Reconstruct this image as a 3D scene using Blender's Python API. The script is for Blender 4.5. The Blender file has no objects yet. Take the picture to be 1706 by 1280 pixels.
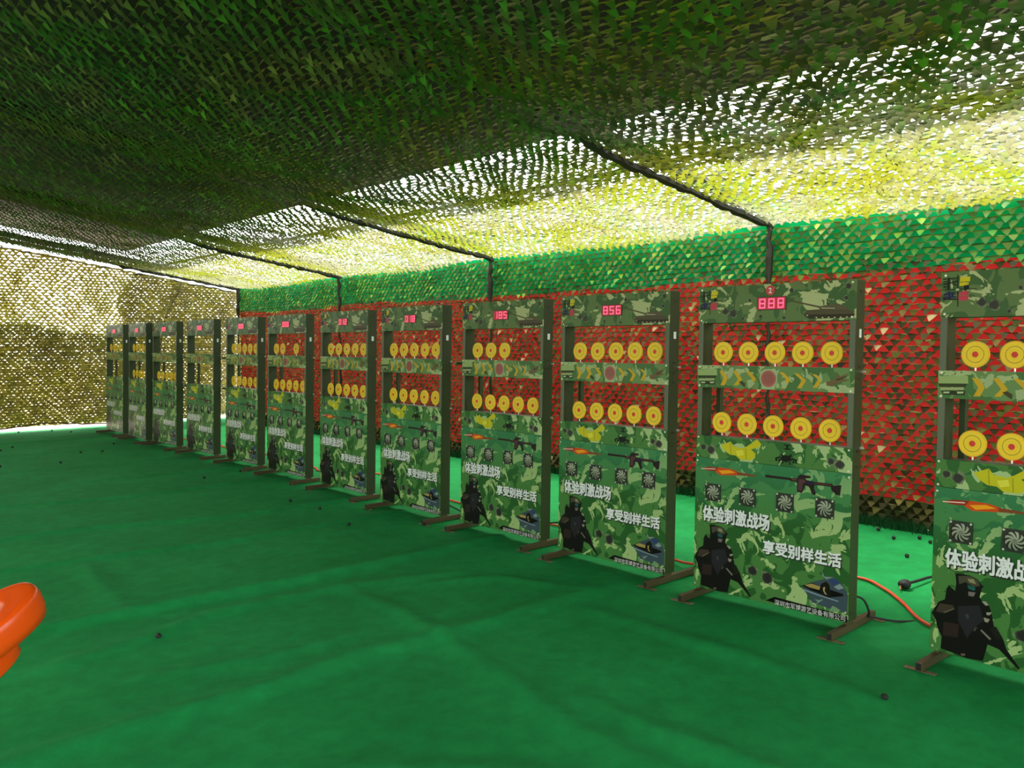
import bpy, bmesh, math, random
import numpy as np
from mathutils import Vector, Matrix
from mathutils.geometry import tessellate_polygon

S = bpy.context.scene
COL = S.collection

# ------------------------------------------------------------------ camera, world, sun, exposure
cam_d = bpy.data.cameras.new('camera')
cam_d.sensor_fit = 'HORIZONTAL'; cam_d.sensor_width = 36.0
cam_d.lens = 1406.097 / 1706.0 * 36.0
cam_d.clip_end = 300
cam = bpy.data.objects.new('camera', cam_d); COL.objects.link(cam)
_r, _u, _f = ((0.752227,-0.658878,-0.005918),(0.038159,0.034596,0.998673),(0.657799,0.751454,-0.051167))
cam.matrix_world = Matrix(((_r[0], _u[0], -_f[0], 0.0), (_r[1], _u[1], -_f[1], 0.0), (_r[2], _u[2], -_f[2], 1.5), (0, 0, 0, 1)))
S.camera = cam

W_ = bpy.data.worlds.new('sky'); S.world = W_; W_.use_nodes = True
bg = W_.node_tree.nodes['Background']
bg.inputs[0].default_value = (0.96, 0.98, 1.0, 1); bg.inputs[1].default_value = 3.0

sun_d = bpy.data.lights.new('sun', 'SUN'); sun_d.energy = 5.2; sun_d.angle = math.radians(14); sun_d.color = (1.0, 0.96, 0.86)
sun = bpy.data.objects.new('sun', sun_d); COL.objects.link(sun)
sun.rotation_euler = Vector((0.10, 0.40, 0.9)).to_track_quat('Z', 'Y').to_euler()

S.view_settings.view_transform = 'Standard'; S.view_settings.look = 'None'
S.view_settings.gamma = 1.0; S.view_settings.use_curve_mapping = False
S.view_settings.exposure = 0.56

# ------------------------------------------------------------------ materials
def lin(c):
    return tuple(((v / 255) / 12.92 if v / 255 <= .04045 else ((v / 255 + .055) / 1.055) ** 2.4) for v in c) + (1.0,)

_m = {}
def mat(rgb, rough=.5, metal=0.0, emit=0.0, spec=.5):
    k = (tuple(rgb), rough, metal, emit, spec)
    if k not in _m:
        m = bpy.data.materials.new('paint_%d_%d_%d' % tuple(rgb)); m.use_nodes = True
        b = m.node_tree.nodes['Principled BSDF']
        b.inputs['Base Color'].default_value = lin(rgb); b.inputs['Roughness'].default_value = rough
        b.inputs['Metallic'].default_value = metal; b.inputs['Specular IOR Level'].default_value = spec
        if emit:
            b.inputs['Emission Color'].default_value = lin(rgb); b.inputs['Emission Strength'].default_value = emit
        _m[k] = m
    return _m[k]

def nodes(name):
    m = bpy.data.materials.new(name); m.use_nodes = True
    nt = m.node_tree
    return m, nt, nt.nodes['Principled BSDF'], nt.nodes['Material Output']

def N(nt, typ, **kw):
    n = nt.nodes.new(typ)
    for k, v in kw.items():
        setattr(n, k, v)
    return n

def ramp(nt, fac, stops, interp='LINEAR'):
    r = N(nt, 'ShaderNodeValToRGB'); r.color_ramp.interpolation = interp
    e = r.color_ramp.elements
    while len(e) < len(stops):
        e.new(0.5)
    for el, (p, c) in zip(e, stops):
        el.position = p; el.color = c
    nt.links.new(fac, r.inputs[0]); return r.outputs[0]

def mixc(nt, fac, a, b):
    x = N(nt, 'ShaderNodeMix', data_type='RGBA')
    for s, v in ((0, fac), (6, a), (7, b)):
        if isinstance(v, (tuple, float, int)):
            x.inputs[s].default_value = v
        else:
            nt.links.new(v, x.inputs[s])
    return x.outputs[2]

def noise(nt, vec, scale, detail=2, rough=.5, dist=0.0, off=(0, 0, 0), stretch=(1, 1, 1)):
    mp = N(nt, 'ShaderNodeMapping'); mp.inputs['Location'].default_value = off; mp.inputs['Scale'].default_value = stretch
    nt.links.new(vec, mp.inputs[0])
    n = N(nt, 'ShaderNodeTexNoise'); n.inputs['Scale'].default_value = scale; n.inputs['Detail'].default_value = detail
    n.inputs['Roughness'].default_value = rough; n.inputs['Distortion'].default_value = dist
    nt.links.new(mp.outputs[0], n.inputs['Vector']); return n.outputs[0]

def camo(name, dark, mid, light, off, tint=None, rough=.3):
    m, nt, b, out = nodes(name)
    v = N(nt, 'ShaderNodeTexCoord').outputs['Object']
    n1 = noise(nt, v, 6.4, 2.5, .55, .9, off)
    n2 = noise(nt, v, 8.0, 3.2, .6, 1.0, (off[0] + 7, off[1] + 3, off[2] + 11))
    n3 = noise(nt, v, 26.0, 2, .6, .8, (off[0] + 2, off[1] + 5, off[2] + 4))
    f1 = ramp(nt, n1, [(0, (0, 0, 0, 1)), (.5, (1, 1, 1, 1))], 'CONSTANT')
    f2 = ramp(nt, n2, [(0, (0, 0, 0, 1)), (.555, (1, 1, 1, 1))], 'CONSTANT')
    f3 = ramp(nt, n3, [(0, (0, 0, 0, 1)), (.69, (1, 1, 1, 1))], 'CONSTANT')
    c = mixc(nt, f1, lin(dark), lin(mid))
    c = mixc(nt, f2, c, lin(light))
    c = mixc(nt, f3, c, lin(dark))
    if tint:
        sx = N(nt, 'ShaderNodeSeparateXYZ'); nt.links.new(v, sx.inputs[0])
        mr = N(nt, 'ShaderNodeMapRange'); mr.inputs[1].default_value = tint[1]; mr.inputs[2].default_value = tint[2]
        mr.inputs[4].default_value = tint[3]
        nt.links.new(sx.outputs[2], mr.inputs[0])
        c = mixc(nt, mr.outputs[0], c, lin(tint[0]))
    nt.links.new(c, b.inputs['Base Color']); b.inputs['Roughness'].default_value = rough; b.inputs['Specular IOR Level'].default_value = .15
    return m

CAMO_TOP = camo('camouflage_print_header', (66, 98, 58), (96, 120, 74), (178, 186, 138), (1.3, 0, 2.2))
CAMO_MID = camo('camouflage_print_band', (72, 112, 62), (104, 138, 84), (166, 182, 132), (4.3, 0, 5.1))
CAMO_LOW = camo('camouflage_print_front', (42, 92, 42), (72, 124, 62), (158, 186, 122), (0.4, 0, 0.7), ((60, 140, 96), .50, .80, .55))
CAMO_THIN = camo('camouflage_print_ledge', (46, 98, 48), (74, 124, 62), (166, 192, 136), (8.4, 0, 3.7))
STEEL_GREEN = mat((42, 56, 22), .5)
FLANGE = mat((92, 100, 82), .45)
FOOT_STEEL = mat((84, 74, 48), .45, .2)
FOOT_DARK = mat((20, 20, 14), .6)
WHITE = mat((226, 230, 232), .35)
BLACK = mat((14, 14, 14), .35)
SCREW = mat((214, 214, 206), .3, .6)
RUBBER = mat((22, 22, 22), .7)
YELLOW = mat((245, 205, 16), .4)
RED = mat((214, 40, 26), .4)
RING = mat((92, 84, 10), .5)
ORANGE = mat((238, 84, 12), .25)

def leaf_material(name, cols, trans, tmul=1.0, scale=.9, rough=.55, mixt=None):
    """net fabric: diffuse with part of the light passing through, blotched in camouflage colours"""
    m, nt, b, out = nodes(name)
    nt.nodes.remove(b)
    pale = mixt
    g = N(nt, 'ShaderNodeNewGeometry')
    v = g.outputs['Position']
    n = noise(nt, v, scale, 2, .6, .6)
    c = ramp(nt, n, [(p, lin(x)) for p, x in cols], 'LINEAR')
    var = ramp(nt, g.outputs['Random Per Island'], [(0, (.32, .32, .32, 1)), (.7, (1.12, 1.12, 1.12, 1)), (.86, (1.3, 1.3, 1.2, 1)), (1, (2.6, 2.5, 2.2, 1))])
    mu = N(nt, 'ShaderNodeMix', data_type='RGBA', blend_type='MULTIPLY'); mu.inputs[0].default_value = 1
    nt.links.new(c, mu.inputs[6]); nt.links.new(var, mu.inputs[7])
    d = N(nt, 'ShaderNodeBsdfDiffuse'); nt.links.new(mu.outputs[2], d.inputs[0])
    t = N(nt, 'ShaderNodeBsdfTranslucent')
    tm = N(nt, 'ShaderNodeMix', data_type='RGBA', blend_type='MIX'); tm.inputs[0].default_value = .75
    nt.links.new(mu.outputs[2], tm.inputs[6]); tm.inputs[7].default_value = lin(trans)
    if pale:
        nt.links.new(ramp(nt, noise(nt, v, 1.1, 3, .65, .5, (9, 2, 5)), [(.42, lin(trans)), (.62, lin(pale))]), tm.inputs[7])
    nt.links.new(tm.outputs[2], t.inputs[0])
    gl = N(nt, 'ShaderNodeBsdfGlossy'); gl.inputs['Roughness'].default_value = rough; gl.inputs[0].default_value = (.8, .8, .75, 1)
    ms = N(nt, 'ShaderNodeMixShader'); ms.inputs[0].default_value = .42 * tmul
    nt.links.new(d.outputs[0], ms.inputs[1]); nt.links.new(t.outputs[0], ms.inputs[2])
    m2 = N(nt, 'ShaderNodeMixShader'); m2.inputs[0].default_value = .05
    nt.links.new(ms.outputs[0], m2.inputs[1]); nt.links.new(gl.outputs[0], m2.inputs[2])
    nt.links.new(m2.outputs[0], out.inputs[0])
    return m

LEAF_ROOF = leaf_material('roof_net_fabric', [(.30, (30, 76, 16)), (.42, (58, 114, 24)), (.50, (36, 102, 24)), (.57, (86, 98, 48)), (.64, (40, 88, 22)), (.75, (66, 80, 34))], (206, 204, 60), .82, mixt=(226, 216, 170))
LEAF_END = leaf_material('end_net_fabric', [(.30, (74, 72, 26)), (.45, (104, 100, 34)), (.58, (90, 98, 30)), (.72, (98, 80, 40))], (176, 168, 62), .85)
LEAF_WALL_LOW = leaf_material('wall_net_fabric_olive', [(.30, (98, 82, 36)), (.48, (66, 78, 30)), (.60, (128, 104, 54)), (.72, (80, 72, 32))], (150, 130, 60), .4, 1.6)
LEAF_WALL_GLINT = mat((218, 192, 142), .6)  # cream highlights painted onto wall net strands and a few scales
LEAF_WALL_UP = leaf_material('wall_net_fabric_green', [(.30, (60, 112, 34)), (.45, (120, 152, 58)), (.58, (44, 124, 52)), (.72, (140, 156, 70))], (150, 170, 60), .4, 1.3)
STRAND = mat((40, 44, 20), .8)

# ------------------------------------------------------------------ mesh helpers
class MB:
    def __init__(s):
        s.v = []; s.f = []; s.mi = []; s.mats = []
    def slot(s, m):
        if m not in s.mats:
            s.mats.append(m)
        return s.mats.index(m)
    def add(s, vs, fs, m):
        o = len(s.v); s.v += [tuple(x) for x in vs]; k = s.slot(m)
        for f in fs:
            s.f.append(tuple(i + o for i in f)); s.mi.append(k)
    def box(s, x0, x1, y0, y1, z0, z1, m, bev=0.0):
        if bev <= 0:
            vs = [(x, y, z) for x in (x0, x1) for y in (y0, y1) for z in (z0, z1)]
            s.add(vs, [(0, 1, 3, 2), (4, 6, 7, 5), (0, 4, 5, 1), (2, 3, 7, 6), (0, 2, 6, 4), (1, 5, 7, 3)], m)
        else:
            bm = bmesh.new(); bmesh.ops.create_cube(bm, size=1)
            for w in bm.verts:
                w.co = Vector(((x0 + x1) / 2 + w.co.x * (x1 - x0), (y0 + y1) / 2 + w.co.y * (y1 - y0), (z0 + z1) / 2 + w.co.z * (z1 - z0)))
            bmesh.ops.bevel(bm, geom=bm.edges[:], offset=bev, segments=2, affect='EDGES', profile=.5)
            bm.verts.index_update()
            s.add([w.co[:] for w in bm.verts], [[w.index for w in f.verts] for f in bm.faces], m); bm.free()
    def poly(s, pts, y, m):
        """flat print on a front face: points (x, z) at depth y, facing -Y"""
        tri = tessellate_polygon([[Vector((p[0], p[1], 0)) for p in pts]])
        fs = []
        for t in tri:
            a, b, c = (pts[i] for i in t)
            cr = (b[0] - a[0]) * (c[1] - a[1]) - (b[1] - a[1]) * (c[0] - a[0])
            fs.append(tuple(t) if cr > 0 else (t[0], t[2], t[1]))
        s.add([(p[0], y, p[1]) for p in pts], fs, m)
    def disc(s, cx, cz, r, y, m, n=24, r0=0.0):
        if r0 <= 0:
            s.add([(cx + r * math.cos(2 * math.pi * i / n), y, cz + r * math.sin(2 * math.pi * i / n)) for i in range(n)], [tuple(range(n))], m)
        else:
            vs = [(cx + q * math.cos(2 * math.pi * i / n), y, cz + q * math.sin(2 * math.pi * i / n)) for i in range(n) for q in (r, r0)]
            s.add(vs, [(2 * i, 2 * ((i + 1) % n), 2 * ((i + 1) % n) + 1, 2 * i + 1) for i in range(n)], m)
    def cyl_y(s, cx, cz, r, y0, y1, m, n=24):
        vs = [(cx + r * math.cos(2 * math.pi * i / n), y, cz + r * math.sin(2 * math.pi * i / n)) for y in (y0, y1) for i in range(n)]
        fs = [tuple(range(n)), tuple(range(2 * n - 1, n - 1, -1))] + [(i, n + i, n + (i + 1) % n, (i + 1) % n) for i in range(n)]
        s.add(vs, fs, m)
    def tube(s, pts, r, m, n=8, jit=None):
        pts = [Vector(p) for p in pts]; rings = []
        for i, p in enumerate(pts):
            t = (pts[min(i + 1, len(pts) - 1)] - pts[max(i - 1, 0)]).normalized()
            a = Vector((0, 0, 1)) if abs(t.z) < .9 else Vector((1, 0, 0))
            x = t.cross(a).normalized(); y = t.cross(x)
            rr = r * (jit(i) if jit else 1)
            rings.append([p + rr * (math.cos(2 * math.pi * k / n) * x + math.sin(2 * math.pi * k / n) * y) for k in range(n)])
        vs = [q for g in rings for q in g]; fs = []
        for i in range(len(pts) - 1):
            for k in range(n):
                fs.append((i * n + k, i * n + (k + 1) % n, (i + 1) * n + (k + 1) % n, (i + 1) * n + k))
        fs.append(tuple(range(n))[::-1]); fs.append(tuple((len(pts) - 1) * n + k for k in range(n)))
        s.add(vs, fs, m)
    def build(s, name, parent=None, smooth=False):
        me = bpy.data.meshes.new(name); me.from_pydata(s.v, [], s.f)
        for m in s.mats:
            me.materials.append(m)
        me.polygons.foreach_set('material_index', s.mi)
        if smooth:
            me.polygons.foreach_set('use_smooth', [True] * len(s.f))
        me.update()
        o = bpy.data.objects.new(name, me); COL.objects.link(o)
        if parent:
            o.parent = parent
        return o

def np_mesh(name, V, F, mats, mi=None, smooth=False):
    """V (n,3), F list of (m,k) arrays of equal polygon size"""
    me = bpy.data.meshes.new(name)
    me.vertices.add(len(V)); me.vertices.foreach_set('co', np.asarray(V, np.float32).ravel())
    loops = np.concatenate([f.ravel() for f in F]); tot = np.concatenate([np.full(len(f), f.shape[1]) for f in F])
    me.loops.add(len(loops)); me.loops.foreach_set('vertex_index', loops.astype(np.int32))
    me.polygons.add(len(tot)); start = np.concatenate([[0], np.cumsum(tot)[:-1]])
    me.polygons.foreach_set('loop_start', start.astype(np.int32)); me.polygons.foreach_set('loop_total', tot.astype(np.int32))
    for m in mats:
        me.materials.append(m)
    if mi is not None:
        me.polygons.foreach_set('material_index', mi.astype(np.int32))
    if smooth:
        me.polygons.foreach_set('use_smooth', np.ones(len(tot), bool))
    me.update(calc_edges=True); me.validate()
    o = bpy.data.objects.new(name, me); COL.objects.link(o); return o

def tag(o, label=None, cat=None, group=None, kind=None):
    for k, v in (('label', label), ('category', cat), ('group', group), ('kind', kind)):
        if v:
            o[k] = v
    return o

def empty(name, M):
    o = bpy.data.objects.new(name, None); COL.objects.link(o); o.empty_display_size = .2
    o.matrix_world = M; return o

def spline(pts, step=6):
    P = [Vector(p) for p in pts]; P = [2 * P[0] - P[1]] + P + [2 * P[-1] - P[-2]]; out = []
    for i in range(1, len(P) - 2):
        for k in range(step):
            t = k / step
            out.append(.5 * ((2 * P[i]) + (-P[i - 1] + P[i + 1]) * t + (2 * P[i - 1] - 5 * P[i] + 4 * P[i + 1] - P[i + 2]) * t * t + (-P[i - 1] + 3 * P[i] - 3 * P[i + 1] + P[i + 2]) * t ** 3))
    out.append(P[-2]); return out

# ------------------------------------------------------------------ the setting
WALL_X, EAVE, SLOPE, RED_TOP = 6.76, 2.53, 0.154, 2.05
POSTS = (0.35, 4.15, 8.0, 11.66, 15.45)
RIDGE = -0.2

def smooth_noise(a, b, seed):
    r = np.random.RandomState(seed); out = 0
    for i in range(5):
        k = r.uniform(.6, 2.6, 2) * (1 + i * .5); ph = r.uniform(0, 6.28, 2)
        out = out + np.sin(a * k[0] + ph[0]) * np.sin(b * k[1] + ph[1]) / (1 + i * .6)
    return out / 2.5

# floor: one carpet with creases
def axis(a, b, fine0, fine1, d, D):
    L = list(np.arange(a, fine0, D)) + list(np.arange(fine0, fine1, d)) + list(np.arange(fine1, b, D)) + [b]
    return np.array(L)

CREASES = [  # polyline, height, width
    ([(.4, 7.5), (1.26, 7.41), (1.83, 7.39), (2.81, 7.05), (3.71, 7.04), (4.6, 7.0)], .014, .10),
    ([(.4, 6.45), (1.08, 6.38), (2.0, 6.26), (2.65, 6.13), (3.3, 6.2), (4.3, 6.25)], .013, .09),
    ([(.3, 4.95), (.96, 4.93), (1.92, 4.85), (2.63, 4.83), (3.3, 4.85), (4.3, 4.9)], .022, .11),
    ([(.9, 4.3), (1.29, 4.39), (1.8, 4.55), (2.51, 4.54), (3.3, 4.3)], .014, .10),
    ([(.2, 3.4), (1.02, 3.42), (1.58, 3.41), (2.03, 3.48), (2.5, 3.42), (3.17, 3.44), (3.7, 3.48)], .018, .12),
    ([(1.0, 9.0), (1.52, 8.9), (2.63, 8.61), (3.47, 8.68), (4.4, 8.7)], .012, .10),
    ([(2.4, 9.9), (3.61, 9.81), (4.26, 9.79), (4.6, 9.6)], .010, .10),
    ([(1.9, 11.3), (3.0, 11.1), (4.2, 11.2)], .010, .12), ([(1.9, 13.0), (3.0, 12.9), (4.2, 13.0)], .010, .12), ([(2.2, 14.6), (3.2, 14.5), (4.2, 14.6)], .010, .12),
    ([(2.56, 4.5), (2.56, 3.9), (2.51, 3.41), (2.38, 2.75), (2.29, 2.34), (2.25, 1.6)], .016, .10),
    ([(2.5, 2.4), (2.5, 2.03), (2.54, 1.62), (2.55, .9)], .016, .10),
    ([(3.38, 3.2), (3.38, 2.76), (3.4, 2.29), (3.4, 1.6)], .012, .10),
    ([(2.93, 4.25), (3.4, 4.06), (3.62, 3.48)], .010, .08),
    ([(1.55, 6.28), (1.5, 5.7), (1.45, 5.0)], .010, .10),
    ([(1.3, 2.7), (1.8, 2.2), (2.2, 1.6)], .014, .14),
    ([(1.2, 3.9), (1.7, 3.75), (2.2, 3.75)], .010, .10),
]
def floor_mesh():
    xs = axis(-6.0, WALL_X, .3, 5.0, .035, .12); ys = axis(-3.0, 16.45, .6, 10.5, .035, .08)
    X, Y = np.meshgrid(xs, ys, indexing='ij')
    Z = .004 * smooth_noise(X * 1.6, Y * 1.6, 5)
    for pl, h, w in CREASES:
        P = np.array(pl); best = np.full(X.shape, 9.0); tb = np.zeros(X.shape)
        seg = np.linalg.norm(np.diff(P, axis=0), axis=1); cum = np.concatenate([[0], np.cumsum(seg)])
        for i in range(len(P) - 1):
            d = P[i + 1] - P[i]; t = np.clip(((X - P[i, 0]) * d[0] + (Y - P[i, 1]) * d[1]) / (d @ d), 0, 1)
            dd = np.hypot(X - P[i, 0] - t * d[0], Y - P[i, 1] - t * d[1])
            m = dd < best; best = np.where(m, dd, best); tb = np.where(m, (cum[i] + t * seg[i]) / cum[-1], tb)
        Z = Z + 1.7 * h * np.sin(np.pi * np.clip(tb * .9 + .05, 0, 1)) ** .5 * np.exp(-(best / w) ** 2 * 2.2)
    # overlap of two carpet rolls
    yl = 2.38 + .03 * np.sin(X * 1.7)
    Z = Z + .004 / (1 + np.exp(-(Y - yl) / .012)) * (Y < yl + .6) * np.exp(-np.clip(Y - yl, 0, 9) * 3)
    Z = np.clip(Z - .002, -.004, None)
    nx, ny = X.shape; I = np.arange(nx * ny).reshape(nx, ny)
    F = np.stack([I[:-1, :-1], I[1:, :-1], I[1:, 1:], I[:-1, 1:]], -1).reshape(-1, 4)
    m, nt, b, out = nodes('green_felt_carpet')
    v = N(nt, 'ShaderNodeTexCoord').outputs['Object']
    n1 = noise(nt, v, 1.3, 3, .6); n2 = noise(nt, v, 160.0, 2, .6); n3 = noise(nt, v, 9.0, 4, .65, .3)
    c = ramp(nt, n1, [(.3, (.005, .245, .054, 1)), (.7, (.010, .315, .076, 1))])
    c2 = ramp(nt, n3, [(.35, (.86, .86, .86, 1)), (.65, (1.08, 1.08, 1.08, 1))])
    mu = N(nt, 'ShaderNodeMix', data_type='RGBA', blend_type='MULTIPLY'); mu.inputs[0].default_value = 1
    nt.links.new(c, mu.inputs[6]); nt.links.new(c2, mu.inputs[7])
    nt.links.new(mu.outputs[2], b.inputs['Base Color'])
    b.inputs['Roughness'].default_value = .85; b.inputs['Specular IOR Level'].default_value = .2
    bp = N(nt, 'ShaderNodeBump'); bp.inputs['Strength'].default_value = .35; bp.inputs['Distance'].default_value = .004
    nt.links.new(n2, bp.inputs['Height']); nt.links.new(bp.outputs[0], b.inputs['Normal'])
    o = np_mesh('floor', np.stack([X, Y, Z], -1).reshape(-1, 3), [F], [m], None, True)
    tag(o, 'creased green felt carpet covering the whole shooting range floor', 'floor', kind='structure')
floor_mesh()

m, nt, b, out = nodes('dusty_concrete')
v = N(nt, 'ShaderNodeTexCoord').outputs['Object']
nt.links.new(ramp(nt, noise(nt, v, .8, 4, .6), [(.3, lin((196, 172, 152))), (.7, lin((222, 200, 180)))]), b.inputs['Base Color']); b.inputs['Roughness'].default_value = .9
g = MB(); g.add([(-40, -40, -.03), (50, -40, -.03), (50, 70, -.03), (-40, 70, -.03)], [(0, 1, 2, 3)], m)
tag(g.build('ground'), 'pale concrete ground showing under the far net', 'ground', kind='structure')

# netting: rows of down-pointing fabric scales on strands
def net(name, O, eu, ev, en, Lu, Lv, pitch, rowh, lift, mats, disp=None, matfn=None, seed=0, fill=1.0, strand=.010, keep=None, stilt=0.3, warp=0.0):
    r = np.random.RandomState(seed)
    O, eu, ev, en = (np.array(x, float) for x in (O, eu, ev, en))
    nr, nc = int(Lv / rowh), int(Lu / pitch)
    J, K = np.meshgrid(np.arange(nr), np.arange(nc), indexing='ij'); J = J.ravel(); K = K.ravel()
    u0 = (K + .5 * (J % 2)) * pitch + r.normal(0, .05 * pitch, J.shape); v1 = (J + 1) * rowh + r.normal(0, .07 * rowh, J.shape)
    n = len(J); hw = pitch * .5 * fill * r.uniform(.86, 1.1, n)
    u0 = u0 + warp * smooth_noise(u0 * 1.9, v1 * 1.9, seed + 40)
    lf = r.uniform(lift[0], lift[1], n) * rowh; ln = rowh * r.uniform(.9, 1.2, n); side = r.normal(0, .12 * pitch, n)
    def P(u, v, w):
        d = disp(u, v) if disp else 0.0
        return O + u[:, None] * eu + v[:, None] * ev + (w + d)[:, None] * en
    z = np.zeros(n)
    # scale: 6 points (top left, top mid, top right, low right, apex, low left)
    A = [P(u0 - hw, v1, z), P(u0, v1 + .05 * rowh, lf * .25), P(u0 + hw, v1, z),
         P(u0 + hw * .45 + side * .6, v1 - ln * .62, lf * .7), P(u0 + side, v1 - ln, lf), P(u0 - hw * .45 + side * .6, v1 - ln * .62, lf * .7)]
    V = [np.stack(A, 1).reshape(-1, 3)]; b = np.arange(n)[:, None] * 6
    F4 = [np.concatenate([b + [0, 5, 4, 1], b + [1, 4, 3, 2]])]
    if matfn is None:
        mi = [np.zeros(2 * n, int)]
    else:
        q = matfn(u0, v1, r); mi = [np.concatenate([q, q])]
    off = 6 * n
    # strands: one strip per row
    nk = 2 * nc + 2
    J2, K2 = np.meshgrid(np.arange(nr + 1), np.arange(nk), indexing='ij'); sh = J2.shape
    u = (K2 * pitch / 2).ravel(); vv = (J2 * rowh + r.normal(0, .06 * rowh, sh)).ravel()
    ti = r.normal(stilt, .45, sh).ravel(); wob = r.normal(0, .10 * rowh, sh).ravel()
    h = strand / 2
    a = P(u, vv + h * np.cos(ti), wob + h * np.sin(ti) * 1.6); c = P(u, vv - h * np.cos(ti), wob - h * np.sin(ti) * 1.6)
    V.append(np.stack([a, c], 1).reshape(-1, 3))
    I = (np.arange(sh[0] * sh[1]).reshape(sh)) * 2 + off
    F4.append(np.stack([I[:, :-1], I[:, :-1] + 1, I[:, 1:] + 1, I[:, 1:]], -1).reshape(-1, 4))
    ns = len(F4[1]); su = u.reshape(sh)[:, :-1].ravel(); sv = vv.reshape(sh)[:, :-1].ravel()
    if matfn is None:
        mi.append(np.zeros(ns, int))
    else:
        mi.append(matfn(su, sv, r, True))
    V = np.concatenate(V); F = np.concatenate(F4); mi = np.concatenate(mi)
    if keep is not None:
        k = keep(V[F].mean(1)); F = F[k]; mi = mi[k]
    return np_mesh(name, V, [F], mats, mi)

def panel_frac(y):
    P = np.array((-3.4,) + POSTS + (19.2,)); i = np.clip(np.searchsorted(P, y) - 1, 0, len(P) - 2)
    return (y - P[i]) / (P[i + 1] - P[i])

cs = math.hypot(1, SLOPE); ex = np.array([-1 / cs, 0, SLOPE / cs]); dn = np.array([-SLOPE / cs, 0, -1 / cs])
def roof_disp(u, v):
    """sag below the frame, growing away from the eave"""
    x = v
    s = np.sin(np.pi * panel_frac(u - 3.0))
    return s ** .8 * (.05 + .10 * np.clip((x - 1.5) / 1.2, 0, 1)) * (.8 + .25 * smooth_noise(u, x, 3)) + .02 * smooth_noise(u * 2.2, x * 2.2, 9) - .0
# right slope: v runs from the eave up to the ridge, u runs along the tent
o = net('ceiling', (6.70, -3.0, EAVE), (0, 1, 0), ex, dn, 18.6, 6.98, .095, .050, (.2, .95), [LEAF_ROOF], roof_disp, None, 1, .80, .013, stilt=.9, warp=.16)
tag(o, 'green camouflage netting slung under the sloping tent roof', 'ceiling', kind='structure')
# the unseen half behind the ridge, coarser
ex2 = np.array([1 / cs, 0, SLOPE / cs]); dn2 = np.array([SLOPE / cs, 0, -1 / cs])
zr = EAVE + SLOPE * (6.70 - RIDGE)
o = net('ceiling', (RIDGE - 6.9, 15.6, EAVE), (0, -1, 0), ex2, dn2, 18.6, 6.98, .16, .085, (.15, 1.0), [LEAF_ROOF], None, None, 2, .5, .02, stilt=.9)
o.name = 'ceiling_left'; tag(o, 'camouflage netting under the left slope of the tent roof', 'ceiling', kind='structure')
o = net('wall_left', (RIDGE - 6.9, 15.6, 0), (0, -1, 0), (0, 0, 1), (1, 0, 0), 18.6, 2.5, .13, .07, (.0, .7), [LEAF_END], None, None, 3, 1.0, .02)
tag(o, 'camouflage net hanging as the left side of the tent', 'wall', kind='structure')

# opaque roof sheet above the netting, edges and eave gaps shaped to steer daylight
TARP = mat((30, 36, 18), .8)
t = MB(); xe, ze = 5.15, 3.25; zt = ze + SLOPE * (xe - RIDGE)
for x0, z0, x1, z1 in ((RIDGE, zt, xe, ze), (-2.4, zt + SLOPE * (-2.4 - RIDGE), RIDGE, zt)):
    t.add([(x0, -7.0, z0), (x1, -7.0, z1), (x1, 17.05, z1), (x0, 17.05, z0), (x0, -7.0, z0 + .02), (x1, -7.0, z1 + .02), (x1, 17.05, z1 + .02), (x0, 17.05, z0 + .02)],
          [(0, 3, 2, 1), (4, 5, 6, 7), (0, 1, 5, 4), (2, 3, 7, 6), (1, 2, 6, 5), (0, 4, 7, 3)], TARP)
tag(t.build('roof'), 'dark opaque roof sheet above the netting, its extent shaped to control daylight', 'roof', kind='structure')

# frame: rafters, posts, purlin
POLE = mat((34, 32, 18), .6); WPOLE = mat((216, 214, 206), .4)
random.seed(3)
for i, y in enumerate(POSTS):
    g = MB()
    pts = [(6.70 - k * .08, y + random.uniform(-.012, .012), EAVE + SLOPE * k * .08 - (.035 if k < 27 else .035 - min(.06, .01 * (k - 26))) + random.uniform(-.008, .008)) for k in range(0, 87)]
    g.tube(pts, .028, POLE, 7, lambda i: random.uniform(.7, 1.35))
    # upper boom of the rafter, over the netting
    g.tube([(6.6, y + .02, EAVE + .10), (RIDGE, y + .02, EAVE + SLOPE * (6.6 - RIDGE) + .16)], .05, POLE, 6)
    g.build('roof_beam')
    q = MB()
    q.tube([(6.655 + random.uniform(-.01, .01), y + random.uniform(-.012, .012), z) for z in np.linspace(0, EAVE, 34)], .016, POLE, 7, lambda i: random.uniform(.7, 1.4) * (1.0 if i < 27 else 1.7))
    q.build('wall_post')
for o in [o for o in COL.objects if o.name.startswith(('roof_beam', 'wall_post'))]:
    b_ = o.name.startswith('roof_beam')
    tag(o, 'dark roof pole wrapped in net crossing the ceiling' if b_ else 'dark net-wrapped post against the red and green side wall', 'beam' if b_ else 'post', 'roof poles of the tent' if b_ else 'posts along the side wall', 'structure')
g = MB(); g.tube([(5.08, -3, EAVE + SLOPE * 1.62 + .05), (5.08, 17, EAVE + SLOPE * 1.62 + .05)], .02, WPOLE, 8)
tag(g.build('roof_purlin'), 'white pipe running along the roof above the net', 'pipe', kind='structure')

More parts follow.
